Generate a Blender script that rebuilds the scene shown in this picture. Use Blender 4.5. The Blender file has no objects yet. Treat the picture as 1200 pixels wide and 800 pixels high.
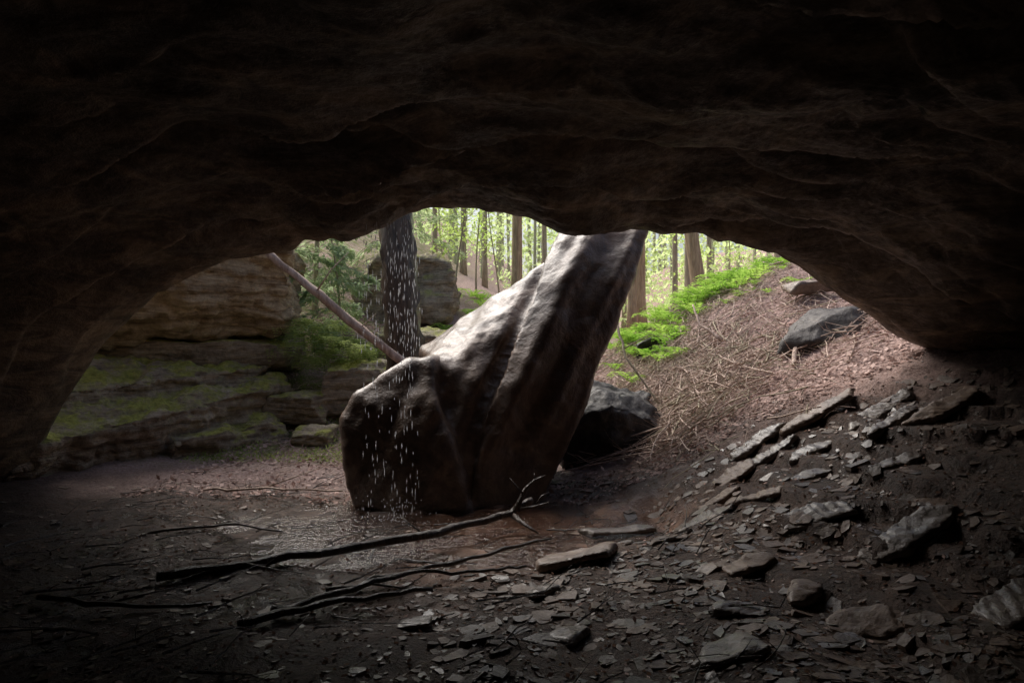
import bpy, bmesh, math, random, bisect
import numpy as np
from mathutils import Vector, Matrix
random.seed(7); rng=np.random.default_rng(7)
S=bpy.context.scene
# ------------------------------------------------------------------ noise
_p=np.random.default_rng(3).permutation(256); _p=np.concatenate([_p,_p,_p])
_g=np.random.default_rng(5).normal(size=(256,3)); _g/=np.linalg.norm(_g,axis=1)[:,None]
def perlin(x,y,z):
    x,y,z=np.broadcast_arrays(np.asarray(x,float),np.asarray(y,float),np.asarray(z,float))
    xi=np.floor(x).astype(int);yi=np.floor(y).astype(int);zi=np.floor(z).astype(int)
    xf=x-xi;yf=y-yi;zf=z-zi
    u=xf*xf*xf*(xf*(xf*6-15)+10);v=yf*yf*yf*(yf*(yf*6-15)+10);w=zf*zf*zf*(zf*(zf*6-15)+10)
    def gr(dx,dy,dz):
        h=_p[_p[_p[(xi+dx)&255]+((yi+dy)&255)]+((zi+dz)&255)]
        g=_g[h]
        return g[...,0]*(xf-dx)+g[...,1]*(yf-dy)+g[...,2]*(zf-dz)
    def L(a,b,t): return a+(b-a)*t
    return L(L(L(gr(0,0,0),gr(1,0,0),u),L(gr(0,1,0),gr(1,1,0),u),v),
             L(L(gr(0,0,1),gr(1,0,1),u),L(gr(0,1,1),gr(1,1,1),u),v),w)*1.5
def fbm(x,y,z=0.0,o=4,g=0.5):
    s=0;a=1;f=1.0
    for i in range(o):
        s=s+a*perlin(x*f+i*17.3,y*f+i*9.1,np.asarray(z)*f+i*5.7);a*=g;f*=2.03
    return s
def sstep(a,b,x):
    t=np.clip((x-a)/(b-a),0,1);return t*t*(3-2*t)
def pchip(xk,Z,xq):
    xk=np.asarray(xk,float);h=np.diff(xk);d=np.diff(Z,axis=-1)/h
    m=np.zeros_like(Z)
    p=d[...,:-1]*d[...,1:]
    m[...,1:-1]=np.where(p>0,2*p/(d[...,:-1]+d[...,1:]+1e-12*(p<=0)+0.0),0.0)
    xq=np.clip(xq,xk[0],xk[-1]);i=np.clip(np.searchsorted(xk,xq)-1,0,len(xk)-2)
    t=(xq-xk[i])/h[i];t2=t*t;t3=t2*t
    return ((2*t3-3*t2+1)*Z[...,i]+(t3-2*t2+t)*h[i]*m[...,i]+(-2*t3+3*t2)*Z[...,i+1]+(t3-t2)*h[i]*m[...,i+1])
class Table:
    def __init__(s,xs,ys,Z,step=0.1):
        Z=np.array(Z,float)
        s.x=np.arange(xs[0],xs[-1]+1e-6,step);s.y=np.arange(ys[0],ys[-1]+1e-6,step);s.st=step
        A=pchip(xs,Z,s.x);A=pchip(ys,A.T.copy(),s.y).T
        for _ in range(6):
            B=np.pad(A,1,mode='edge')
            A=(B[1:-1,1:-1]*4+B[:-2,1:-1]+B[2:,1:-1]+B[1:-1,:-2]+B[1:-1,2:])/8
        s.Z=A
    def __call__(s,x,y):
        fx=np.clip((np.asarray(x,float)-s.x[0])/s.st,0,len(s.x)-1.001)
        fy=np.clip((np.asarray(y,float)-s.y[0])/s.st,0,len(s.y)-1.001)
        i=fx.astype(int);j=fy.astype(int);u=fx-i;v=fy-j;Z=s.Z
        return (Z[j,i]*(1-u)+Z[j,i+1]*u)*(1-v)+(Z[j+1,i]*(1-u)+Z[j+1,i+1]*u)*v
# ------------------------------------------------------------------ terrain (metres)
gx=[-30,-12,-7,-5.5,-4,-2.5,-1,0.3,1.3,2.2,3.2,4.3,6,9,14,30]
rows={-8:[3,2,1,.6,.3,.2,.1,.1,.2,.4,.8,1.2,1.8,2.5,3,3],
0:[3,2,.8,.3,.1,0,0,0,.03,.15,.4,.8,1.6,2.5,3,3],
3.5:[3,2,.6,.2,.05,0,0,0,.03,.14,.4,.85,1.6,2.5,3,3],
5.5:[3,2,.5,.15,.03,0,0,0,.12,.42,.75,1.15,1.9,2.6,3,3],
7:[3,2,.5,.1,.02,0,-.05,-.05,.15,.6,1.05,1.5,2.2,2.8,3.2,3.2],
8.5:[3,2,.6,.15,.03,0,-.03,0,.2,.75,1.35,1.85,2.5,3,3.4,3.4],
10:[4,2.5,1,.3,.08,.08,.1,.1,.4,1.05,1.75,2.3,2.8,3.3,3.6,3.6],
11.5:[4,3,1.5,.9,.7,.5,.4,.4,.8,1.4,2.15,2.75,3.1,3.5,4,4],
13:[5,4,2.6,2.0,1.5,1.3,1.0,1.0,1.2,1.6,2.3,2.8,3.1,3.5,4,4],
15:[6,5,3.6,3.0,2.5,2.0,1.8,1.6,1.4,1.5,1.9,2.3,2.8,3.4,4,4],
18:[8,7,5,4.3,3.6,3.1,2.8,2.4,1.8,1.5,1.6,1.9,2.4,3,4,4],
25:[11,9,7,6,5,4.2,3.6,3.0,2.2,1.6,1.5,1.6,2,2.6,4,5],
40:[14,12,9,8,7,6,5.2,4.4,3.4,2.6,2.2,2.2,2.4,3,5,7],
70:[16,14,12,11,10,9,8,7,6,5,5,5,5,6,8,9]}
gy=list(rows.keys());TT=Table(gx,gy,[rows[k] for k in gy])
def pudr(x,y,o=2): return np.sqrt(((x+0.60)/1.95)**2+((y-6.1)/1.1)**2)+0.30*fbm(x*1.3,y*1.3,4,o)
def T(x,y):
    x=np.asarray(x,float);y=np.asarray(y,float)
    z=TT(x,y)
    inside=1-sstep(6.3,7.5,y)
    z=z+0.05*fbm(x*.9,y*.9,1.3,3)+0.022*fbm(x*4,y*4,2.2,3)+0.012*fbm(x*13,y*13,5,2)
    m=inside*sstep(1.2,2.2,x)
    q=z+0.05*fbm(x*1.4,y*1.4,8,2);k=0.15
    f=q/k;fi=np.floor(f);zt=(fi+sstep(0.6,0.95,f-fi))*k
    z=z+m*0.75*(zt-q)
    b=1-sstep(0.85,1.25,pudr(x,y))
    z=z*(1-.95*b)+b*(-.094)*.95+b*.05*fbm(x*2.5,y*2.5,7,3)
    far=sstep(25,60,np.hypot(x,y))
    z=z+far*2.5*fbm(x*.04,y*.04,3,2)
    return z
def axis(a,b,st,lo,hi):
    r=list(np.arange(a,b,st));q=st;x=a
    L=[]
    while x>lo: q*=1.22;x-=q;L.append(x)
    x=r[-1];q=st
    while x<hi: q*=1.18;x+=q;r.append(x)
    return np.array(L[::-1]+r)
X=axis(-6.5,6.5,.045,-160,160);Y=axis(2.6,13.5,.045,-160,260)
XX,YY=np.meshgrid(X,Y);ZZ=T(XX,YY)
_X=X.tolist();_Y=Y.tolist();_Z=ZZ.tolist()
def Tf(x,y):
    i=min(max(bisect.bisect(_X,x)-1,0),len(_X)-2);j=min(max(bisect.bisect(_Y,y)-1,0),len(_Y)-2)
    u=(x-_X[i])/(_X[i+1]-_X[i]);v=(y-_Y[j])/(_Y[j+1]-_Y[j])
    return (_Z[j][i]*(1-u)+_Z[j][i+1]*u)*(1-v)+(_Z[j+1][i]*(1-u)+_Z[j+1][i+1]*u)*v
def Tn(x,y,e=0.12):
    return Vector((-(Tf(x+e,y)-Tf(x-e,y))/(2*e),-(Tf(x,y+e)-Tf(x,y-e))/(2*e),1)).normalized()
# ------------------------------------------------------------------ mesh helpers
def make_obj(name,V,F,mats,mi=None,smooth=False,parent=None):
    me=bpy.data.meshes.new(name);me.from_pydata([tuple(v) for v in V] if not isinstance(V,np.ndarray) else V.tolist(),[],F);
    for m in mats: me.materials.append(m)
    if mi is not None: me.polygons.foreach_set('material_index',np.asarray(mi,dtype=np.int32))
    if smooth: me.polygons.foreach_set('use_smooth',np.ones(len(me.polygons),dtype=bool))
    me.update();o=bpy.data.objects.new(name,me);S.collection.objects.link(o)
    if parent: o.parent=parent
    return o
class Acc:
    def __init__(s): s.V=[];s.F=[];s.M=[]
    def add(s,vs,fs,m=0):
        b=len(s.V);s.V.extend(vs);s.F.extend([tuple(i+b for i in f) for f in fs]);s.M.extend([m]*len(fs))
    def tube(s,pts,rad,n=6,m=0,wob=0.0):
        pts=[Vector(p) for p in pts];vs=[];fs=[];up=Vector((0.31,0.2,0.93))
        for i,p in enumerate(pts):
            d=(pts[min(i+1,len(pts)-1)]-pts[max(i-1,0)]).normalized()
            if abs(d.dot(up))>0.97: up=Vector((1,0.1,0))
            a=d.cross(up).normalized();b=d.cross(a)
            for k in range(n):
                t=2*math.pi*k/n;r=rad[i]*(1+wob*math.sin(k*2.4+i*1.3)*random.uniform(.3,1))
                vs.append(p+a*(math.cos(t)*r)+b*(math.sin(t)*r))
        for i in range(len(pts)-1):
            for k in range(n):
                k2=(k+1)%n;fs.append((i*n+k,i*n+k2,(i+1)*n+k2,(i+1)*n+k))
        fs.append(tuple(range(n-1,-1,-1)));fs.append(tuple((len(pts)-1)*n+k for k in range(n)))
        s.add(vs,fs,m)
    def leaf(s,p,d,nrm,L,W,m=0):
        d=d.normalized();w=d.cross(nrm)
        if w.length<1e-4: w=Vector((1,0,0))
        w.normalize();b=len(s.V);q=p+d*L*.5;ww=w*(W*.5)
        s.V.extend((p,q+ww,p+d*L,q-ww));s.F.append((b,b+1,b+2,b+3));s.M.append(m)
    def obj(s,name,mats,smooth=False,parent=None): return make_obj(name,s.V,s.F,mats,s.M,smooth,parent)
def rv(a=1.0): return Vector((random.gauss(0,a),random.gauss(0,a),random.gauss(0,a)))
# ------------------------------------------------------------------ materials
class N:
    def __init__(s,name):
        s.m=bpy.data.materials.new(name);s.m.use_nodes=True;s.t=s.m.node_tree;s.t.nodes.clear()
        s.out=s.n('ShaderNodeOutputMaterial')
    def n(s,ty,**k):
        q=s.t.nodes.new(ty)
        for a,b in k.items():
            if a.startswith('i_'):
                q.inputs[a[2:].replace('_',' ')].default_value=b
            else: setattr(q,a,b)
        return q
    def l(s,a,b): s.t.links.new(a,b)
    def coord(s,scale=(1,1,1),rot=(0,0,0)):
        c=s.n('ShaderNodeTexCoord');m=s.n('ShaderNodeMapping');m.inputs['Scale'].default_value=scale;m.inputs['Rotation'].default_value=rot
        s.l(c.outputs['Object'],m.inputs['Vector']);return m.outputs['Vector']
    def noise(s,vec,scale,detail=6,rough=.6,dist=0):
        q=s.n('ShaderNodeTexNoise');q.inputs['Scale'].default_value=scale;q.inputs['Detail'].default_value=detail
        q.inputs['Roughness'].default_value=rough;q.inputs['Distortion'].default_value=dist;s.l(vec,q.inputs['Vector']);return q.outputs['Fac']
    def ramp(s,fac,stops):
        r=s.n('ShaderNodeValToRGB');e=r.color_ramp.elements
        while len(e)<len(stops): e.new(.5)
        for i,(p,c) in enumerate(stops):
            e[i].position=p;e[i].color=(c[0],c[1],c[2],1) if isinstance(c,(tuple,list)) else (c,c,c,1)
        s.l(fac,r.inputs['Fac']);return r.outputs['Color']
    def mix(s,f,a,b,mode='MIX'):
        q=s.n('ShaderNodeMix');q.data_type='RGBA';q.blend_type=mode
        for sock,val in ((q.inputs[0],f),(q.inputs[6],a),(q.inputs[7],b)):
            if isinstance(val,(int,float)): sock.default_value=val
            elif isinstance(val,tuple): sock.default_value=(*val,1)
            else: s.l(val,sock)
        return q.outputs[2]
    def math(s,op,a,b=0.0):
        q=s.n('ShaderNodeMath',operation=op)
        for sock,val in ((q.inputs[0],a),(q.inputs[1],b)):
            if isinstance(val,(int,float)): sock.default_value=val
            else: s.l(val,sock)
        return q.outputs[0]
    def bump(s,h,st,dist,prev=None):
        b=s.n('ShaderNodeBump');b.inputs['Strength'].default_value=st;b.inputs['Distance'].default_value=dist;s.l(h,b.inputs['Height'])
        if prev: s.l(prev,b.inputs['Normal'])
        return b.outputs['Normal']
    def pbr(s,col,rough=.8,nrm=None,spec=.5):
        p=s.n('ShaderNodeBsdfPrincipled')
        if isinstance(col,tuple): p.inputs['Base Color'].default_value=(*col,1)
        else: s.l(col,p.inputs['Base Color'])
        if isinstance(rough,(int,float)): p.inputs['Roughness'].default_value=rough
        else: s.l(rough,p.inputs['Roughness'])
        p.inputs['Specular IOR Level'].default_value=spec
        if nrm: s.l(nrm,p.inputs['Normal'])
        return p
    def done(s,sh): s.l(sh,s.out.inputs['Surface']);return s.m
def rock_mat(name,dark,mid,light,rough=(.55,.9),moss=None,strz=7,bs=1.0,rot=(0,0,0),mossc=(.41,.55),ov=.6,coat=0.0,fs=16):
    n=N(name);v=n.coord();vs=n.coord((1,1,strz),rot)
    b=n.noise(vs,1.6,5,.65,.8);c=n.noise(v,fs,5,.75)
    col=n.ramp(b,[(.3,dark),(.5,mid),(.7,light)])
    col=n.mix(ov,col,n.ramp(c,[(.25,.22),(.75,.85)]),'OVERLAY')
    if moss:
        g=n.n('ShaderNodeNewGeometry');sx=n.n('ShaderNodeSeparateXYZ');n.l(g.outputs['Normal'],sx.inputs[0])
        f=n.math('MULTIPLY',n.ramp(sx.outputs['Z'],[(.3,0.0),(.7,1.0)]),n.ramp(n.noise(v,2.2,5,.75),[(mossc[0],0.0),(mossc[1],1.0)]))
        mc=n.ramp(c,[(.3,tuple(q*.35 for q in moss)),(.7,moss)])
        col=n.mix(f,col,mc)
    r=n.ramp(c,[(.3,rough[1]),(.7,rough[0])])
    h=n.math('ADD',n.math('MULTIPLY',b,.7),n.math('MULTIPLY',c,.35))
    nr=n.bump(h,.8*bs,.09)
    p=n.pbr(col,r,nr)
    if coat: p.inputs['Coat Weight'].default_value=coat;p.inputs['Coat Roughness'].default_value=.2
    return n.done(p.outputs[0])
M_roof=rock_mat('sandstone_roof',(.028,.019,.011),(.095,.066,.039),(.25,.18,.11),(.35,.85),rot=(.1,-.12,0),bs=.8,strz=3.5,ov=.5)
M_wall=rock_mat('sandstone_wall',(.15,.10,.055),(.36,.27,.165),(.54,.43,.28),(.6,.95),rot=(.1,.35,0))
M_boulder=rock_mat('boulder_stone',(.045,.026,.017),(.115,.073,.05),(.25,.175,.125),(.3,.6),strz=1.0,bs=.75,coat=.3,ov=.6,fs=11)
M_dark=rock_mat('shade_dark_stone',(.015,.012,.011),(.04,.033,.03),(.08,.068,.06),(.4,.8),strz=1.0,bs=.7)  # near-black base colour; on the shaded boulder it stands in for shade
M_mossrock=rock_mat('mossy_stone',(.12,.092,.062),(.27,.215,.15),(.44,.37,.27),(.6,.95),moss=(.44,.44,.09))
M_slate=rock_mat('slate',(.05,.041,.035),(.115,.092,.078),(.23,.19,.16),(.2,.5),strz=2,bs=.6,coat=.3)
M_slate2=rock_mat('brown_slate',(.06,.04,.03),(.145,.10,.075),(.25,.185,.14),(.3,.65),strz=2,bs=.6,coat=.1)
def ground_mat():
    n=N('cave_floor_and_leaf_litter');v=n.coord()
    at=n.n('ShaderNodeAttribute',attribute_name='mask');sx=n.n('ShaderNodeSeparateColor');n.l(at.outputs['Color'],sx.inputs[0])
    wet,moss,lit=sx.outputs[0],sx.outputs[1],sx.outputs[2]
    f1=n.noise(v,3,5,.7,.4);f2=n.noise(v,30,5,.78)
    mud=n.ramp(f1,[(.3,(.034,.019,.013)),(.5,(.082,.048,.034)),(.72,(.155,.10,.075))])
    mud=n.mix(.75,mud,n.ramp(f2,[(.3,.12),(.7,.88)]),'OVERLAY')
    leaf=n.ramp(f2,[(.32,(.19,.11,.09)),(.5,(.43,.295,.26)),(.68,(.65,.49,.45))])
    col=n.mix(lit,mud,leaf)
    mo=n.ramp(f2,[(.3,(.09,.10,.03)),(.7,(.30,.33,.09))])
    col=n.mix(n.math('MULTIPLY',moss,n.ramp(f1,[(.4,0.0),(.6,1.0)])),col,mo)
    clay=n.ramp(f1,[(.3,(.17,.092,.062)),(.7,(.38,.23,.16))])
    px=n.n('ShaderNodeSeparateXYZ');n.l(v,px.inputs[0])
    cf=n.math('MULTIPLY',n.ramp(wet,[(.6,0.0),(.95,1.0)]),n.ramp(n.math('ADD',px.outputs['X'],1.6),[(.5,.05),(1.0,1.0)]))
    col=n.mix(cf,col,clay)
    r0=n.ramp(f1,[(.35,.2),(.65,.5)])
    wr=n.ramp(wet,[(0.0,0.0),(.3,.6),(1.0,1.0)])
    r=n.mix(wr,(.95,.95,.95),r0)
    nr=n.bump(n.math('ADD',n.math('MULTIPLY',f1,1.2),n.math('MULTIPLY',f2,.7)),1.0,.06)
    p=n.pbr(col,r,nr,.4)
    cn=n.bump(n.math('ADD',n.math('MULTIPLY',f1,1.1),n.math('MULTIPLY',f2,.8)),1.0,.09)
    n.l(cn,p.inputs['Coat Normal']);p.inputs['Coat Roughness'].default_value=.2;p.inputs['Coat IOR'].default_value=1.8
    n.l(n.math('MULTIPLY',n.ramp(wet,[(.32,.03),(.8,1.0)]),n.ramp(f1,[(.48,1.0),(.60,.2)])),p.inputs['Coat Weight'])
    return n.done(p.outputs[0])
M_ground=ground_mat()
def bark_mat(name,a,b,rough=.9,sc=1):
    n=N(name);v=n.coord((1,1,.15));f=n.noise(v,16*sc,5,.7,.5)
    c=n.ramp(f,[(.3,a),(.7,b)]);nr=n.bump(f,1.0,.03)
    return n.done(n.pbr(c,rough,nr).outputs[0])
M_bark=bark_mat('bark',(.22,.19,.13),(.52,.45,.33));M_barkwarm=bark_mat('warm_bark',(.24,.17,.10),(.60,.46,.30))
M_barkfar=bark_mat('haze_pale_bark',(.34,.34,.24),(.56,.56,.42))  # lighter than the near bark, distance haze put into the colour
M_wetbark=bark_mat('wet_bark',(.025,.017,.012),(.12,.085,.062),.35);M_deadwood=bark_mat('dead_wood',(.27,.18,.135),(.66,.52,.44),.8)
M_wetwood=bark_mat('wet_dead_wood',(.02,.014,.011),(.08,.058,.045),.3)
def leaf_mat(name,a,b,tr=.6):
    n=N(name);v=n.coord();f=n.noise(v,1.7,3,.7)
    c=n.ramp(f,[(.35,a),(.65,b)])
    d=n.n('ShaderNodeBsdfDiffuse');t=n.n('ShaderNodeBsdfTranslucent');mx=n.n('ShaderNodeMixShader');mx.inputs[0].default_value=tr
    n.l(c,d.inputs['Color']);n.l(c,t.inputs['Color']);n.l(d.outputs[0],mx.inputs[1]);n.l(t.outputs[0],mx.inputs[2])
    return n.done(mx.outputs[0])
M_leaf=leaf_mat('spring_leaves',(.38,.56,.11),(.66,.82,.28));M_hemlock=leaf_mat('hemlock_needles',(.32,.41,.21),(.60,.70,.43))
M_far=leaf_mat('haze_pale_leaves',(.60,.78,.30),(.80,.92,.52));M_fern=leaf_mat('fern_green',(.22,.42,.05),(.50,.70,.15))  # distant foliage is pale to carry haze in its colour
M_dead=leaf_mat('dead_leaves',(.23,.135,.11),(.68,.52,.47),.15)
def water_mat():
    n=N('puddle_water');v=n.coord();nr=n.bump(n.noise(v,13,4,.65,.2),.85,.035)
    g=n.n('ShaderNodeBsdfGlossy');g.inputs['Roughness'].default_value=.06;n.l(nr,g.inputs['Normal'])
    t=n.n('ShaderNodeBsdfTransparent');t.inputs['Color'].default_value=(.84,.76,.70,1)
    fr=n.n('ShaderNodeFresnel');fr.inputs['IOR'].default_value=1.5;n.l(nr,fr.inputs['Normal'])
    mx=n.n('ShaderNodeMixShader');n.l(fr.outputs[0],mx.inputs[0]);n.l(t.outputs[0],mx.inputs[1]);n.l(g.outputs[0],mx.inputs[2])
    return n.done(mx.outputs[0])
def drop_mat():
    n=N('falling_water');p=n.n('ShaderNodeBsdfGlossy');p.inputs['Roughness'].default_value=.15
    t=n.n('ShaderNodeBsdfTranslucent');t.inputs['Color'].default_value=(.95,.95,.97,1)
    mx=n.n('ShaderNodeMixShader');mx.inputs[0].default_value=.6;n.l(p.outputs[0],mx.inputs[1]);n.l(t.outputs[0],mx.inputs[2])
    return n.done(mx.outputs[0])
# ------------------------------------------------------------------ ground
nx,ny=len(X),len(Y)
V=np.stack([XX.ravel(),YY.ravel(),ZZ.ravel()],1)
I=np.arange(nx*ny).reshape(ny,nx);F=np.stack([I[:-1,:-1].ravel(),I[:-1,1:].ravel(),I[1:,1:].ravel(),I[1:,:-1].ravel()],1).tolist()
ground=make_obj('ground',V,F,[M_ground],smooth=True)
x_,y_=V[:,0],V[:,1]
pr=pudr(x_,y_,3)
pr2=np.sqrt(((x_+1.7)/2.2)**2+((y_-5.7)/1.9)**2)+.4*fbm(x_*1.3,y_*1.3,14,3)
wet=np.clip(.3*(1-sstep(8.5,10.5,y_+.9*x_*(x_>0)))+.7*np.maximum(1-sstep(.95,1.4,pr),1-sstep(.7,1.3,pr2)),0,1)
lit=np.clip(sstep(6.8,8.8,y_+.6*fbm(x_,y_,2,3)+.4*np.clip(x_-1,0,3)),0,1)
moss=np.clip((1-sstep(-3.0,-1.3,x_))*sstep(8,10,y_)*(1-sstep(30,45,y_)),0,1)
ca=ground.data.color_attributes.new('mask','FLOAT_COLOR','POINT')
ca.data.foreach_set('color',np.stack([wet,moss,lit,np.ones_like(wet)],1).astype(np.float32).ravel())
px=np.arange(-3.6,2.3,.1);py=np.arange(4.2,8.2,.1);PX,PY=np.meshgrid(px,py)
I=np.arange(PX.size).reshape(PX.shape);F=np.stack([I[:-1,:-1].ravel(),I[:-1,1:].ravel(),I[1:,1:].ravel(),I[1:,:-1].ravel()],1).tolist()
make_obj('puddle',np.stack([PX.ravel(),PY.ravel(),np.full(PX.size,-.066)],1),F,[water_mat()],smooth=True)
# ------------------------------------------------------------------ cave roof
cx=[-14,-9,-7,-5.5,-4.5,-3,-1.5,0,1.5,3,4,5,6.5,9,14]
crow={-8:[-1.5]*15,-5:[-2,-1,1,1.8,2.1,2.3,2.4,2.4,2.3,2.2,2.1,1.9,1.4,.5,-1],
0:[-2,-1,1.2,2.1,2.5,2.9,3.1,3.15,3.05,2.8,2.5,2.1,1.5,.5,-1],
4:[-2,-1,1.0,1.9,2.4,2.85,3.05,3.1,3.0,2.7,2.35,1.9,1.4,.5,-1],
8:[-2,-1,.5,1.2,1.9,2.6,2.85,2.9,2.85,2.5,2.1,1.7,1.2,.5,-1]}
CT=Table(cx,list(crow.keys()),[crow[k] for k in crow])
lipx=[-14,-7,-5.4,-4.9,-4.45,-3.9,-3.3,-2.45,-1.6,-1.28,-.96,-.45,0,.33,.68,1.4,2.19,2.63,2.98,3.5,4.0,6,9,14]
lipy=[7.5,7.5,7.5,7.5,7.5,7.5,7.3,7.0,6.5,6.4,6.4,6.5,6.6,6.7,6.8,7,7,7,7,7,7,7,7,7]
lipz=[-1.5,-1,.1,.98,1.68,2.12,2.36,2.51,2.58,2.61,2.78,2.86,2.83,2.70,2.66,2.73,2.62,2.51,2.32,2.00,1.62,1.0,0,-.5]
ux=np.concatenate([np.arange(-14,-6,.25),np.arange(-6,6,.04),np.arange(6,14.1,.25)])
ly=pchip(lipx,np.array(lipy,float),ux)+.12*fbm(ux*1.5,0,3,3);lz=pchip(lipx,np.array(lipz,float),ux)+.06*fbm(ux*2.2,5,1,4)*(abs(ux)<4)
vt=np.concatenate([np.linspace(0,.55,60,endpoint=False),np.linspace(.55,1,200)])
R=[]
for t in vt:
    y=-8+(ly+8)*t
    z=CT(ux,y);b=sstep(-2.2,0,y-ly)
    z=z*(1-b)+lz*b
    d=.13*fbm(ux*.6,y*.9,2,3)+.02*fbm(ux*1.5,y*3.0,6,4)+.012*fbm(ux*7,y*9,1,3)
    q=(y*.9+ux*.16+.6*fbm(ux*.45,y*.5,9,3))/.75;fi=np.floor(q);am=.6+1.1*perlin(fi*3.3,1.7,ux*.5);st=(sstep(.0,.06,q-fi)-(q-fi))*am
    q2=(y*.8-ux*.10+.4*fbm(ux*.6,y*.7,4,3))/.31;f2=np.floor(q2);st2=(sstep(.0,.10,q2-f2)-(q2-f2))*np.clip(1.6*perlin(f2*2.7,8.1,ux*.6),0,1)
    z=z+(d+.24*st+.12*st2)*(1-.6*sstep(-.3,0,y-ly))
    R.append(np.stack([ux,y,z],1))
tops=[(.10,.03,0),(.16,.09,0),(.17,.2,0),(.12,.35,0),(.05,.5,.0),(-.02,.35,.25),(-.15,.2,.45),(-.3,.1,.7),(-.7,0,.9),(-1.6,0,1.0),(-4,0,1.05),(-9,0,1.1),(-16,0,1.1)]
for dy,dz,f in tops:
    y=ly+dy+.12*fbm(ux*1.3,dy*3,f*5,4)*(dy>-3);z=(lz+dz)*(1-f)+(4.2)*f+.15*fbm(ux*.8,dy*2,f*3,4)*(f>0)
    R.append(np.stack([ux,y,z],1))
V=np.concatenate(R);n1=len(ux);n2=len(R)
I=np.arange(n1*n2).reshape(n2,n1);F=np.stack([I[:-1,:-1].ravel(),I[1:,:-1].ravel(),I[1:,1:].ravel(),I[:-1,1:].ravel()],1).tolist()
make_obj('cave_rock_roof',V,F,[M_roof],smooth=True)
# ------------------------------------------------------------------ rocks
def rock(name,hulls,mat,voxel=.04,amp=.06,freq=1.2,fine=.012,strata=0.0,sk=.09,smooth_it=3,flute=None,seed=0):
    bm=bmesh.new()
    for pts in hulls:
        vs=[bm.verts.new(p) for p in pts];r=bmesh.ops.convex_hull(bm,input=vs)
        junk=[g for g in r['geom_interior']+r['geom_unused'] if isinstance(g,bmesh.types.BMVert) and g.is_valid]
        if junk: bmesh.ops.delete(bm,geom=list(set(junk)),context='VERTS')
    bmesh.ops.recalc_face_normals(bm,faces=bm.faces)
    me=bpy.data.meshes.new(name);bm.to_mesh(me);bm.free()
    o=bpy.data.objects.new(name,me);S.collection.objects.link(o)
    md=o.modifiers.new('r','REMESH');md.mode='VOXEL';md.voxel_size=voxel
    ms=o.modifiers.new('s','SMOOTH');ms.iterations=smooth_it;ms.factor=.5
    dg=bpy.context.evaluated_depsgraph_get();dg.update()
    m2=bpy.data.meshes.new_from_object(o.evaluated_get(dg));o.modifiers.clear();o.data=m2;m2.name=name
    nv=len(m2.vertices);c=np.empty(nv*3);m2.vertices.foreach_get('co',c);c=c.reshape(-1,3)
    nn=np.empty(nv*3);m2.vertex_normals.foreach_get('vector',nn);nn=nn.reshape(-1,3)
    x,y,z=c[:,0]+seed*3.1,c[:,1],c[:,2]
    d=amp*fbm(x*freq,y*freq,z*freq,3)+fine*fbm(x*9,y*9,z*9,4)
    if strata:
        w=z+.15*fbm(x*.8,y*.8,z*.8,2);q=w/sk;fi=np.floor(q);h=perlin(fi*.73+seed,3.3,1.1)
        d=d+strata*h*1.3-strata*.9*np.exp(-((q-fi-.5)/.12)**2)
    if flute: d=d+flute(c[:,0],c[:,1],c[:,2])
    c=c+nn*d[:,None];m2.vertices.foreach_set('co',c.ravel());m2.update()
    m2.materials.clear();m2.materials.append(mat)
    m2.polygons.foreach_set('use_smooth',np.ones(len(m2.polygons),dtype=bool))
    return o
def flt(x,y,z):
    u=x-.48*z+.06*perlin(z*1.1,2.2,.4)
    e=np.exp(-((u+.80)/.15)**2)*sstep(.7,1.3,z)*(1-sstep(2.0,2.7,z))
    ridge=.08*np.exp(-((u+.46)/.13)**2)-.07*np.exp(-((u+.19)/.13)**2)+.05*np.exp(-((u-.04)/.09)**2)
    left=(1-sstep(-.94,-.74,u))*.07*(1-np.abs(perlin((x+.5*z)*1.5,y*.8,(z-.4*x)*.8)*2))
    return -.12*e+ridge*sstep(.1,.8,z)*(.7+.6*perlin(z*1.2,u*2,.3))+left*.8+.025*perlin(u*6,z*.9,2.2)
A=[(.64,8.2,3.15),(1.62,7.9,3.15),(.74,7.9,3.1),(.12,7.3,1.95),(-.30,6.95,.85),(-.40,6.85,-.2),(.3,7.05,-.2),
   (1.56,7.75,2.85),(1.28,7.6,2.07),(.84,7.4,1.23),(.40,7.2,.43),(1.65,8.7,3.1),(.85,9.0,3.0),(1.15,8.5,1.9),(.7,8.6,.6),(-.2,8.7,-.2),(.2,8.9,1.6)]
B=[(-1.70,7.05,.80),(-1.60,6.9,-.2),(-1.70,6.95,.4),(-1.60,7.05,1.02),(-1.38,7.1,1.24),(-1.10,7.15,1.37),(-.86,7.1,1.40),(-.76,6.85,1.0),(-.4,6.75,-.2),(-1.08,6.68,-.2),
   (-1.55,8,.8),(-1.2,8.2,1.25),(-1.5,8,-.2),(-.6,8.4,1.4),(-.4,8.4,-.2)]
Cc=[(-1.05,8.1,1.48),(-.62,8.1,1.68),(0,8.2,2.08),(.42,8.3,2.58),(-.78,7.2,1.33),(-.62,6.95,.57),(-.3,7.05,1.2),(.05,7.5,1.85),(.46,8.0,2.4),(-.5,6.9,-.2),(.2,9,1.9),(-.8,8.9,1.2),(-.8,8.9,-.2),(.3,8.9,-.2)]
rock('leaning_boulder',[A,B,Cc],M_boulder,voxel=.03,amp=.07,freq=1.1,fine=.009,smooth_it=8,flute=flt)
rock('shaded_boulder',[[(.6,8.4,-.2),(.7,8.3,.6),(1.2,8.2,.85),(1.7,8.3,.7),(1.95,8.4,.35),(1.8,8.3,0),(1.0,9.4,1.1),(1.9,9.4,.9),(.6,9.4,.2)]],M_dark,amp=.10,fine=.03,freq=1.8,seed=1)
zr=Tf(2.3,11.3)
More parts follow.
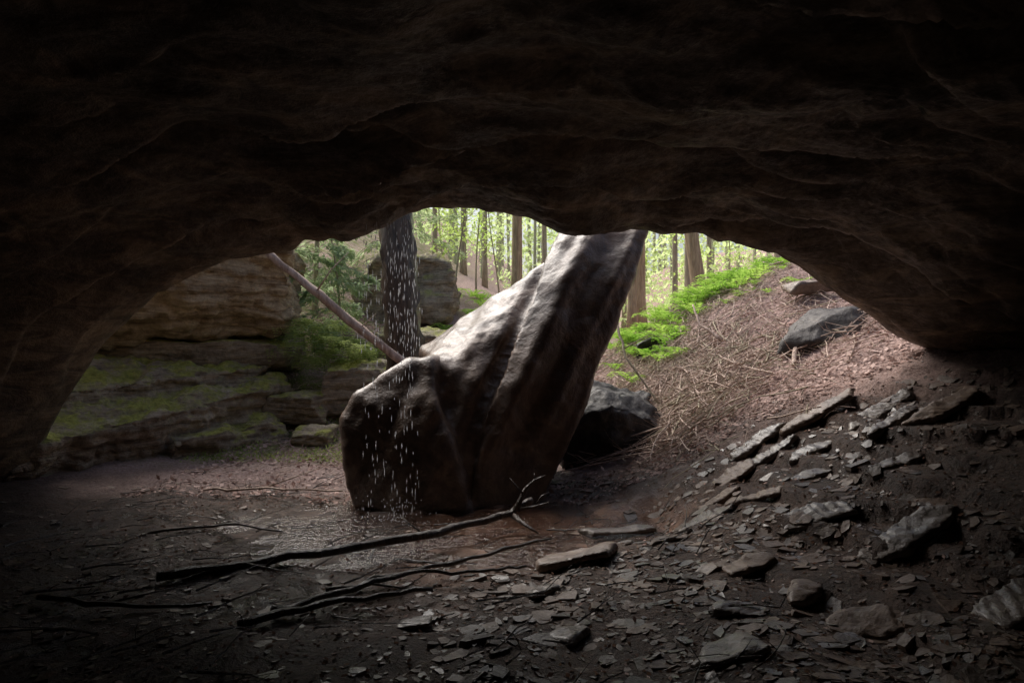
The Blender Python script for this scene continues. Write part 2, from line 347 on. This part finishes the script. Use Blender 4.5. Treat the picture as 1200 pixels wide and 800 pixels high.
rock('slope_rock',[[(2.0,11.2,zr-.25),(2.02,11.1,zr+.12),(2.3,11.05,zr+.26),(2.6,11.2,zr+.22),(2.62,11.15,zr-.1),(2.1,11.7,zr+.15),(2.6,11.7,zr+.2),(2.3,11.6,zr-.3)]],M_dark,voxel=.03,amp=.05,fine=.02,seed=9)
rock('mossy_rock_ledge',[[(-5.6,7.2,-.3),(-5.25,7.35,.47),(-4.5,9.2,.68),(-3.57,11,.93),(-3.75,11,.3),(-4.75,9.3,.0),(-6.5,8.3,.95),(-5.8,10.4,1.05),(-4.0,11.5,1.05),(-7,8,-.3),(-6,11.5,0)],
 [(-5.9,8.2,.5),(-5.7,8.2,.98),(-4.9,9.7,1.12),(-4.2,10.5,1.16),(-4.0,11.2,1.2),(-4.3,10.6,.6),(-7,8.6,1.4),(-6.2,10.8,1.42),(-4.3,12,1.3)],
 [(-4.6,8.9,-.2),(-4.4,8.9,.28),(-3.5,10.4,.42),(-3.4,10.4,.0),(-4.9,10,.5),(-4,11,.5)]],
 M_mossrock,amp=.15,freq=1.5,fine=.04,strata=.045,sk=.13,seed=2)
rock('layered_rock_ledge',[[(-6.6,10.2,1.2),(-6.5,10.0,1.62),(-5,10.4,1.6),(-3.9,11,1.62),(-3.65,11.4,1.55),(-3.75,11.2,1.25),(-4.8,10.6,1.2),(-6.5,12,1.75),(-3.8,12.6,1.75),(-3.8,12.6,1.0),(-6.5,12,1.0)]],
 M_mossrock,amp=.07,fine=.02,strata=.03,sk=.11,seed=3)
rock('overhanging_rock_wall',[[(-7.5,9.3,1.45),(-5.8,10.1,1.68),(-4.4,10.8,1.72),(-3.75,11.4,1.75),(-3.5,10.9,2.4),(-3.45,10.5,3.05),(-3.7,10.3,3.5),(-5.2,8.7,3.2),(-6.6,7.7,3.1),(-7,7.9,2.3),(-8.5,9,3.2),(-8,13,1.4),(-4.2,13,1.7),(-4,13,3.2),(-8,13,3.2)]],
 M_wall,voxel=.045,amp=.20,freq=1.1,fine=.04,strata=.05,sk=.2,seed=4)
rock('stepping_rock_ledge',[[(-3.05,10.9,.4),(-3.0,10.8,1.15),(-2.3,10.9,1.22),(-2.05,11.1,1.1),(-2.1,11,.5),(-3.0,12,1.3),(-2.0,12,1.3),(-2.5,12,.4)],
 [(-3.9,10.6,.3),(-3.8,10.5,.72),(-3.1,10.4,.75),(-2.9,10.6,.3),(-3.7,11.4,.8),(-3,11.4,.8)],
 [(-3.3,9.9,0),(-3.2,9.8,.24),(-2.7,9.8,.27),(-2.6,9.9,.0),(-3.2,10.4,.35),(-2.6,10.4,.35)],
 [(-2.6,12.4,1.2),(-2.5,12.3,1.75),(-1.2,12.4,1.7),(-.6,12.7,1.6),(-.7,12.6,1.1),(-2.4,13.3,1.9),(-.8,13.4,1.8)]],
 M_mossrock,amp=.07,fine=.03,strata=.03,sk=.1,seed=5)
rock('mossy_boulder',[[(-3.5,15,2.0),(-3.55,15,3.0),(-3.0,14.8,3.45),(-2.2,14.7,3.5),(-1.35,14.8,3.3),(-1.2,14.9,2.6),(-1.5,14.8,2.0),(-3.2,16.5,3.6),(-1.5,16.5,3.4),(-3,16.5,2),(-1.4,16.5,2)]],
 M_mossrock,voxel=.06,amp=.25,fine=.06,strata=.03,sk=.3,seed=6)
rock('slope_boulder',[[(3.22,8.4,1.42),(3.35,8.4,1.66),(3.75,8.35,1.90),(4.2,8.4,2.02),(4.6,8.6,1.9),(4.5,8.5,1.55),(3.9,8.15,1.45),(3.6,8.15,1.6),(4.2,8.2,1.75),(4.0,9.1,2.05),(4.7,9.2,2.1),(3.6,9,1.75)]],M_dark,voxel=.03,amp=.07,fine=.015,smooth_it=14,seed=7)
rock('flat_rock',[[(3.9,9.6,2.25),(4.0,9.5,2.42),(4.5,9.5,2.45),(4.6,9.6,2.3),(4.3,10,2.5),(3.9,10,2.4)]],M_slate2,voxel=.03,amp=.04,seed=8)
def slab(name,cxp,cyp,L,W,H,ang,lift=0.0,tilt=(0,0),mat=None,seed=0,pts=8):
    r=random.Random(seed)
    nrm=Tn(cxp,cyp,.35)+Vector((tilt[0],tilt[1],0));q=Vector((0,0,1)).rotation_difference(nrm.normalized())
    P=[]
    for i in range(pts):
        t=2*math.pi*(i+r.uniform(-.45,.45))/pts;k=r.uniform(.65,1.1)
        lx=math.copysign(abs(math.cos(t))**.7,math.cos(t))*L/2*k;lw=math.copysign(abs(math.sin(t))**.7,math.sin(t))*W/2*k
        X_=lx*math.cos(ang)-lw*math.sin(ang);Y_=lx*math.sin(ang)+lw*math.cos(ang)
        for h in (-H*.6,H*.4):
            s=.93 if h>0 else 1.0
            P.append(Vector((cxp,cyp,Tf(cxp,cyp)+lift+H*.3))+q@Vector((X_*s,Y_*s,h*r.uniform(.8,1.2))))
    return rock(name,[[tuple(p) for p in P]],mat or M_slate,voxel=.018,amp=.018,freq=3,fine=.008,strata=.010,sk=.03,smooth_it=1,seed=seed)
for i,a in enumerate([(.45,4.95,.75,.34,.06,.05),(1.5,5.6,.8,.25,.04,.1),(.95,6.0,.9,.22,.04,.25),(1.95,6.2,.7,.3,.05,.3),(2.3,6.3,.9,.2,.05,.2),
    (2.35,6.62,.8,.22,.05,.32),(2.95,6.6,1.1,.22,.05,.15),(3.4,6.3,.9,.25,.06,.3),(2.2,5.0,.7,.3,.04,-.1),(1.55,4.5,.5,.25,.04,.4),(2.6,5.7,1.0,.2,.04,.2),(3.1,5.4,.9,.22,.05,.2),(3.75,5.9,1.1,.28,.07,.3),
    (1.3,3.9,.4,.2,.03,-.3),(.3,3.75,.35,.22,.04,.9),(2.0,3.7,.7,.35,.05,.1),(2.6,4.5,.8,.3,.05,.2),(-.55,3.95,.3,.2,.04,.3),(2.0,5.6,.6,.2,.04,-.3),(1.1,3.45,.5,.3,.04,.2),(2.7,3.6,.8,.4,.07,.4),
    (1.2,5.2,.5,.2,.04,.5),(.8,5.5,.5,.18,.04,-.2),(.2,4.4,.25,.18,.04,.8),(1.75,4.1,.4,.2,.04,1.0),(2.7,6.1,.6,.18,.05,.1),(3.3,5.95,.7,.2,.05,.35),(1.75,5.85,.5,.2,.04,.2)]):
    slab('flat_slate_slab',*a,lift=.01,seed=20+i,mat=(M_slate if i%3 else M_slate2),tilt=(random.uniform(-.08,.02),random.uniform(-.05,.08)))
# ------------------------------------------------------------------ rubble
def shard(acc,x,y,r,h,m):
    n=random.choice((4,5,5,6,7));nrm=(Tn(x,y)+rv(.09)).normalized();q=Vector((0,0,1)).rotation_difference(nrm)
    el=random.uniform(.35,.95);c=Vector((x,y,Tf(x,y)-h*.1+.001));vs=[]
    an=random.uniform(0,3.14) if random.random()<.5 else random.gauss(.3,.4)
    for k in range(n):
        t=2*math.pi*(k+random.uniform(-.38,.38))/n;j=random.uniform(.7,1.1);a,b=r*j*math.cos(t),r*j*el*math.sin(t)
        P=(a*math.cos(an)-b*math.sin(an),a*math.sin(an)+b*math.cos(an));s=random.uniform(.82,.98)
        vs.append(c+q@Vector((P[0],P[1],-h)));vs.append(c+q@Vector((P[0]*s,P[1]*s,h*random.uniform(.3,.6))))
    fs=[tuple(2*k+1 for k in range(n))]+[(2*k,2*((k+1)%n),2*((k+1)%n)+1,2*k+1) for k in range(n)]
    acc.add(vs,fs,m)
ac=Acc();cnt=0
while cnt<6200:
    y=2.6+5.2*random.random()**1.1;x=random.uniform(-.85,.85)*y*.95
    if abs(x)>5: continue
    dens=.3+.7*float(sstep(-.8,.6,x))
    dens*=.25+1.1*max(0,min(1,.5+1.6*float(perlin(x*.9,y*.9,3.3))))
    if ((x+.6)/1.95)**2+((y-6.1)/1.1)**2<1: dens*=.15
    if y>6.6 and x>1: dens*=.25*max(0,1-(y-6.6))
    if x<-1 and y>5.5: dens*=.4
    if random.random()>dens: continue
    k=random.random()
    if x>-.3: r=.009+.016*random.expovariate(1.0) if k<.88 else random.uniform(.04,.12)
    else: r=min(.1,.010+.016*random.expovariate(1.0))
    shard(ac,x,y,r,min(.018,r*random.uniform(.08,.25))+.003,random.choice((0,1)));cnt+=1
ac.obj('slate_rubble',[M_slate,M_slate2])
# ------------------------------------------------------------------ leaf litter and twigs
ac=Acc()
for i in range(26000):
    y=7.0+8*random.random()**1.3;x=random.uniform(-4,5.2)
    if y<8.6 and random.random()<.6*(x<1.5): continue
    p=Vector((x,y,Tf(x,y)+.01));nr=(Tn(x,y)+rv(.45)).normalized();d=rv();d=d-nr*d.dot(nr);s=random.uniform(.03,.085)
    ac.leaf(p,d,nr,s,s*.6)
for i in range(9000):
    y=random.uniform(2.7,7.8);x=random.uniform(-4,3.8)
    if ((x+.6)/1.95)**2+((y-6.1)/1.1)**2<1 and random.random()<.88: continue
    p=Vector((x,y,max(Tf(x,y),-.066)+.006));nr=(Tn(x,y)+rv(.3)).normalized();d=rv();d=d-nr*d.dot(nr);s=random.uniform(.012,.045)
    ac.leaf(p,d,nr,s,s*.6,1 if random.random()<.85 else 0)
M_wetleaf=leaf_mat('wet_dead_leaves',(.045,.026,.019),(.17,.10,.072),.1)
ac.obj('leaf_litter',[M_dead,M_wetleaf])
def twig(ac,x,y,L,r,an,m=0,br=0,lift=.015):
    pts=[];k=max(3,int(L/.12));cx_,cy_=x,y;a=an
    for i in range(k):
        a+=random.gauss(0,.09);pts.append(Vector((cx_,cy_,Tf(cx_,cy_)+lift+r+random.uniform(0,.02))))
        cx_+=math.cos(a)*L/k;cy_+=math.sin(a)*L/k
    z0,z1=pts[0].z,pts[-1].z
    for i,p in enumerate(pts): p.z=max(p.z,z0+(z1-z0)*i/(k-1))
    ac.tube(pts,[r*(1-.6*i/(k-1)) for i in range(k)],4,m)
    for b in range(br):
        j=random.randrange(1,k);p=pts[j];d=Vector((math.cos(a+random.choice((-1,1))*.8),math.sin(a+random.choice((-1,1))*.8),random.uniform(.1,.7)))
        ac.tube([p,p+d*L*.15,p+d*L*.28+rv(.02)],[r*.5,r*.35,r*.15],3,m)
ac=Acc()
for i in range(2300):
    y=random.uniform(7.4,12.6);x=random.uniform(1.3,4.8)
    if random.random()<.6: x=random.gauss(2.3,.5);y=random.gauss(9.2,.9)
    twig(ac,x,y,random.uniform(.2,1.3)*random.random()+.15,random.uniform(.003,.013),random.gauss(2.2,1.1),random.choice((0,0,0,1)),random.choice((0,1,2,3)),lift=random.uniform(0,.10))
for i in range(420):
    y=random.uniform(3,12);x=random.uniform(-4,1.5)
    if y>6.4 and x>-2: continue
    twig(ac,x,y,random.uniform(.1,.7),random.uniform(.003,.009),random.uniform(-.3,1.6),2 if y<8 else 0,1)
ac.obj('dead_twigs',[M_deadwood,M_bark,M_wetwood])
def branch(name,pts,r0,r1,mat,subs=(),n=8):
    ac=Acc();P=[];pts=[Vector(p) for p in pts]
    for i in range(len(pts)-1):
        for k in range(5): P.append(pts[i].lerp(pts[i+1],k/5)+rv(.008))
    P.append(pts[-1]);R=[(r0+(r1-r0)*i/(len(P)-1))*random.uniform(.88,1.12) for i in range(len(P))]
    ac.tube(P,R,n,0,.15)
    for s,rr in subs: ac.tube([Vector(q) for q in s],[rr*(1-.75*i/(len(s)-1)) for i in range(len(s))],6,0,.1)
    return ac.obj(name,[mat],True)
branch('fallen_branch',[(-2.35,4.5,.05),(-1.4,4.95,.07),(-.6,5.45,.07),(0.0,6.0,.10),(.18,6.15,.17)],.035,.03,M_wetwood,
 [([(.02,6.0,.1),(.12,6.1,.28),(.2,6.1,.36),(.3,6.12,.40)],.028),([(.1,6.05,.25),(.02,6.1,.33),(-.02,6.1,.38)],.012),([(.2,6.1,.36),(.2,6.12,.42)],.009),
  ([(.05,6.02,.12),(.2,6.0,.15),(.32,5.95,.2)],.02),([(.2,6.0,.15),(.26,6.02,.24),(.34,6.05,.27)],.01),([(0,6,.08),(.1,5.85,.04),(.22,5.7,.0)],.03),([(-.7,5.4,.08),(-.82,5.42,.16),(-.9,5.5,.2)],.008),([(-1.3,5.0,.08),(-1.35,5.05,.15)],.008)])
branch('fallen_branch',[(-1.4,3.95,.04),(-.9,4.35,.06),(-.3,4.9,.05),(.3,5.4,.04)],.022,.012,M_wetwood,[([(-.9,4.35,.06),(-.7,4.3,.05),(-.4,4.35,.04)],.01)])
branch('fallen_branch',[(-1.55,3.8,.03),(-1.0,4.1,.05),(-.5,4.3,.04)],.025,.014,M_wetwood)
branch('fallen_branch',[(-1.2,4.35,.03),(-.7,4.55,.05),(-.2,4.6,.05),(.1,4.75,.04)],.016,.009,M_wetwood)
branch('fallen_branch',[(-2.9,4.2,.03),(-2.3,4.0,.05),(-1.8,4.1,.03)],.018,.010,M_wetwood,[([(-2.4,4.05,.05),(-2.2,4.2,.06),(-2.0,4.4,.05)],.008)])
branch('fallen_branch',[(-3.0,5.6,.03),(-2.4,5.75,.06),(-1.9,5.65,.03)],.014,.007,M_wetwood)
branch('fallen_branch',[(-3.2,7.1,.06),(-2.5,7.0,.09),(-1.75,7.05,.06)],.014,.008,M_deadwood,[([(-2.6,7.0,.08),(-2.2,7.25,.2),(-1.8,7.6,.32)],.009)])
branch('fallen_branch',[(.95,5.0,.05),(1.4,5.35,.1),(1.75,5.45,.14)],.035,.02,M_wetwood)
branch('leaning_log',[(-3.5,9.6,2.9),(-2.9,9.75,2.38),(-2.2,9.9,1.78),(-1.55,10.05,1.25),(-1.0,10.2,.75)],.055,.075,M_deadwood,[([(-2.8,9.75,2.3),(-2.55,9.6,2.6),(-2.3,9.6,2.85)],.015),([(-2.2,9.9,1.8),(-1.95,9.8,2.0)],.012)])
branch('fallen_branch',[(2.95,9.6,1.62),(2.72,9.9,1.85),(2.7,10.2,2.15)],.025,.012,M_deadwood)
branch('fallen_branch',[(3.3,8.0,1.32),(3.45,8.3,1.52)],.028,.03,M_deadwood)
branch('fallen_branch',[(1.5,9.8,1.9),(1.55,9.4,1.4),(2.0,9.0,.7)],.02,.012,M_bark,[([(1.55,9.5,1.5),(1.9,9.4,1.7),(2.1,9.5,1.65)],.01)])
# ------------------------------------------------------------------ ferns / undergrowth
def fern(ac,x,y,s,z=None,droop=1.0,m=0,nf=8):
    z=Tf(x,y) if z is None else z
    for f in range(nf):
        an=2*math.pi*f/nf+random.uniform(-.3,.3);L=s*random.uniform(.7,1.1);d=Vector((math.cos(an),math.sin(an),0));side=Vector((-d.y,d.x,0))
        prev=Vector((x,y,z));K=11
        for k in range(1,K+1):
            t=k/K;p=Vector((x,y,z))+d*L*t*.9+Vector((0,0,1))*(L*(1.25*t-1.05*droop*t*t))
            dd=(p-prev);w=L*.24*math.sin(math.pi*min(1,t*.9+.12))**.8+.005
            up=dd.cross(side).normalized()
            for sg in (-1,1):
                ac.leaf(p,(side*sg+dd.normalized()*.35),up+rv(.15),w,L*.07,m)
            prev=p
ac=Acc()
for i in range(115):
    t=random.random();x=1.9+3.0*t+random.gauss(0,.12);y=12.2+random.gauss(0,.75);fern(ac,x,y,random.uniform(.22,.6))
for i in range(14): fern(ac,random.gauss(3.7,.5),random.gauss(11.0,.5),random.uniform(.1,.24))
ac.obj('fern_patch',[M_fern])
ac=Acc()
for i in range(24): fern(ac,random.uniform(-1.6,.2),random.uniform(14.5,18),random.uniform(.3,.55))
ac.obj('fern_patch',[M_fern])
M_fern2=leaf_mat('dull_fern',(.22,.29,.08),(.50,.56,.22))
ac=Acc()
for i in range(60):
    x=random.uniform(-4.1,-2.4);fern(ac,x,random.uniform(11.0,12.0),random.uniform(.18,.45),z=1.2+random.random()*.7*(1 if x<-2.9 else .5),droop=1.7,nf=9)
ac.obj('drooping_fern',[M_fern2])
ac=Acc()
for i in range(3400):
    p=Vector((random.uniform(-4.3,-2.0),random.uniform(8.8,11.5),0))
    if perlin(p.x*1.2,p.y*1.2,.5)<.0: continue
    p.z=Tf(p.x,p.y)+random.random()*.06
    ac.leaf(p,rv()+Vector((0,0,.5)),rv(),random.uniform(.02,.06),.025)
ac.obj('low_groundcover',[M_fern2])
# ------------------------------------------------------------------ trees
def tree(name,x,y,h,r,lean=(0,0),first=3.0,kind='leaf',bark=None,nl=16,lw=2.2,leafn=90,ls=.13,bend=.1,K=14,wob=.05):
    ac=Acc();z=Tf(x,y)-.2;P=[];R=[];ph=random.uniform(0,6)
    for i in range(K+1):
        t=i/K;P.append(Vector((x+lean[0]*t*h+bend*math.sin(t*5+ph)*t,y+lean[1]*t*h+bend*math.cos(t*4+ph)*t,z+h*t)));R.append(r*(1-.8*t)*(1+.5*math.exp(-t*h/.35)))
    ac.tube(P,R,12,0,wob)
    lm=1
    for k in range(nl):
        t=(first+(h-first)*(k+random.random())/nl)/h;t=min(t,.97);j=int(t*K);p=P[j].lerp(P[min(j+1,K)],t*K-j)
        an=random.uniform(0,6.28);L=lw*(1.15-t)*random.uniform(.6,1.2)
        up=.35 if kind=='leaf' else -.12
        d=Vector((math.cos(an),math.sin(an),up));q=[p];c=p.copy();dd=d.copy()
        for s in range(5):
            dd=(dd+rv(.12)+Vector((0,0,.03 if kind=='leaf' else -.06))).normalized();c=c+dd*L/5;q.append(c.copy())
        rb=max(.008,r*.22*(1.1-t));ac.tube(q,[rb*(1-.17*s) for s in range(6)],5,0)
        for _ in range(leafn):
            u=random.random()**.7*5;j=min(int(u),4);b=q[j].lerp(q[j+1],u-j)
            if kind=='leaf':
                b=b+rv(.09*L+.08);ac.leaf(b,rv()+Vector((0,0,-.3)),rv(.5)+Vector((0,0,1)),random.uniform(.6,1.3)*ls,ls*.7,lm)
            else:
                w=L*.26*(1.2-u/5);off=Vector((-d.y,d.x,0))*random.uniform(-1,1)*w+Vector((0,0,-abs(random.gauss(0,.08))*L*.5))
                ac.leaf(b+off,off+dd*.3*L+rv(.1),Vector((0,0,1))+rv(.3),random.uniform(.6,1.4)*ls,ls*.38,lm)
    return ac.obj(name,[bark or M_bark,M_leaf if kind=='leaf' else M_hemlock],True)
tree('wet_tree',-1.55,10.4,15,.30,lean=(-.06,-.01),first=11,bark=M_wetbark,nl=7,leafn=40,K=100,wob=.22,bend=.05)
tree('hemlock_tree',-4.1,14.2,6,.06,first=.8,kind='hem',nl=28,lw=1.8,leafn=190,ls=.15,lean=(.02,-.02))
tree('hemlock_tree',-3.3,13.2,3.4,.03,first=.4,kind='hem',nl=22,lw=1.3,leafn=190,ls=.12,lean=(-.05,-.05))
tree('hemlock_tree',-4.3,12.9,4.2,.04,first=.4,kind='hem',nl=24,lw=1.5,leafn=190,ls=.13,lean=(.03,-.05))
tree('hemlock_tree',-5.4,16.8,7,.10,first=1.0,kind='hem',nl=24,lw=2.2,leafn=150,ls=.16)
tree('hemlock_tree',-3.4,18.5,6,.08,first=.6,kind='hem',nl=26,lw=2.4,leafn=150,ls=.18)
H=dict(first=8,nl=8,leafn=45,lw=1.8)
tree('tall_tree',.12,18,15,.15,bark=M_barkwarm,**H)
tree('tall_tree',3.05,16.5,15,.19,bark=M_barkwarm,lean=(.004,0),**H)
tree('tall_tree',2.75,15.6,14,.11,bark=M_barkwarm,lean=(-.01,0),**H)
tree('leaning_tree',4.35,15.5,13,.17,bark=M_barkwarm,lean=(-.13,0),**H)
tree('tall_tree',4.9,19,15,.12,**H)
H=dict(first=5,nl=9,leafn=60,lw=2)
tree('tall_tree',-2.6,23,15,.09,**H)
tree('tall_tree',-1.0,25,15,.09,**H)
tree('tall_tree',-2.0,28,16,.12,**H)
tree('tall_tree',1.3,27,16,.12,**H)
tree('tall_tree',6.2,26,16,.12,**H)
tree('tall_tree',8.1,28,16,.12,**H)
tree('tall_tree',5.1,31,16,.12,**H)
tree('tall_tree',10.5,27,16,.14,**H)
for sx,sy in [(-1.5,17.5),(-1.0,19.2),(-.4,22),(2.6,21),(3.9,22),(5.6,21),(6.9,22),(-2.0,20.5),(1.9,24)]:
    tree('sapling_tree',sx,sy,random.uniform(4,6),.026,lean=(random.uniform(-.1,.1),0),first=1.2,nl=12,lw=1.4,leafn=45,ls=.11,bend=.25)
ac=Acc()
for i in range(90):
    y=random.uniform(30,62);x=random.uniform(-.4,.5)*y;z=Tf(x,y)-.3;h=random.uniform(10,15);r=random.uniform(.07,.16)
    l=random.uniform(-.04,.04);ac.tube([(x,y,z),(x+l*h*.5,y,z+h*.5),(x+l*h,y,z+h)],[r,r*.75,r*.2],6,0)
for i in range(620):
    y=random.uniform(27,62);x=random.uniform(-.42,.5)*y;z=Tf(x,y)+random.random()**1.4*8.5+.3
    s=random.uniform(.5,1.4)
    for k in range(38):
        b=Vector((x,y,z))+Vector((random.gauss(0,s),random.gauss(0,s),random.gauss(0,s*.45)))
        ac.leaf(b,rv(),rv(.6)+Vector((0,0,1)),random.uniform(.15,.34),.2,1)
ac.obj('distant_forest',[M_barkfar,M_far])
# ------------------------------------------------------------------ falling water
ac=Acc()
def drop(x,y,z,L,r):
    ac.add([Vector((x,y,z+L/2)),Vector((x+r,y,z)),Vector((x,y+r,z)),Vector((x-r,y,z)),Vector((x,y-r,z)),Vector((x,y,z-L/2))],
           [(0,1,2),(0,2,3),(0,3,4),(0,4,1),(5,2,1),(5,3,2),(5,4,3),(5,1,4)])
for i in range(400):
    c=random.choice((-1.33,-1.25,-1.12,-1.05,-1.0,-.93,-.9))
    z=random.uniform(0,2.7) if random.random()<.5 else random.uniform(1.5,2.7)
    drop(c+random.gauss(0,.035),6.3+random.gauss(0,.05),z,random.uniform(.02,.10),random.uniform(.002,.0045))
for i in range(120):
    a=random.uniform(0,6.28);q=abs(random.gauss(0,.18));drop(-1.1+math.cos(a)*q*1.5,6.3+math.sin(a)*q,-.05+random.random()**2*.2,.015,.004)
ac.obj('dripping_water',[drop_mat()])
# ------------------------------------------------------------------ light, world, camera
w=bpy.data.worlds.new('World');S.world=w;w.use_nodes=True;nt=w.node_tree
bg=nt.nodes['Background'];sky=nt.nodes.new('ShaderNodeTexSky');sky.sky_type='NISHITA';sky.sun_disc=False
el,az=math.radians(50),math.radians(-36)      # az measured from +Y towards +X
sky.sun_elevation=el;sky.sun_rotation=az;sky.dust_density=5;sky.air_density=1.0;sky.ozone_density=1
nt.links.new(sky.outputs[0],bg.inputs[0]);bg.inputs[1].default_value=.15
sd=bpy.data.lights.new('sun','SUN');sd.energy=5.0;sd.angle=math.radians(48);sd.color=(1,.97,.93)
so=bpy.data.objects.new('sun',sd);S.collection.objects.link(so)
dirv=Vector((math.sin(az)*math.cos(el),math.cos(az)*math.cos(el),math.sin(el)))
so.rotation_euler=dirv.to_track_quat('Z','Y').to_euler()
cd=bpy.data.cameras.new('camera');cd.lens=24;cd.sensor_width=36;cd.clip_end=1000;cd.clip_start=.05
co=bpy.data.objects.new('camera',cd);S.collection.objects.link(co);co.location=(0,0,1.6);co.rotation_euler=(math.radians(90),0,0);S.camera=co
S.view_settings.view_transform='Standard';S.view_settings.look='None';S.view_settings.exposure=0
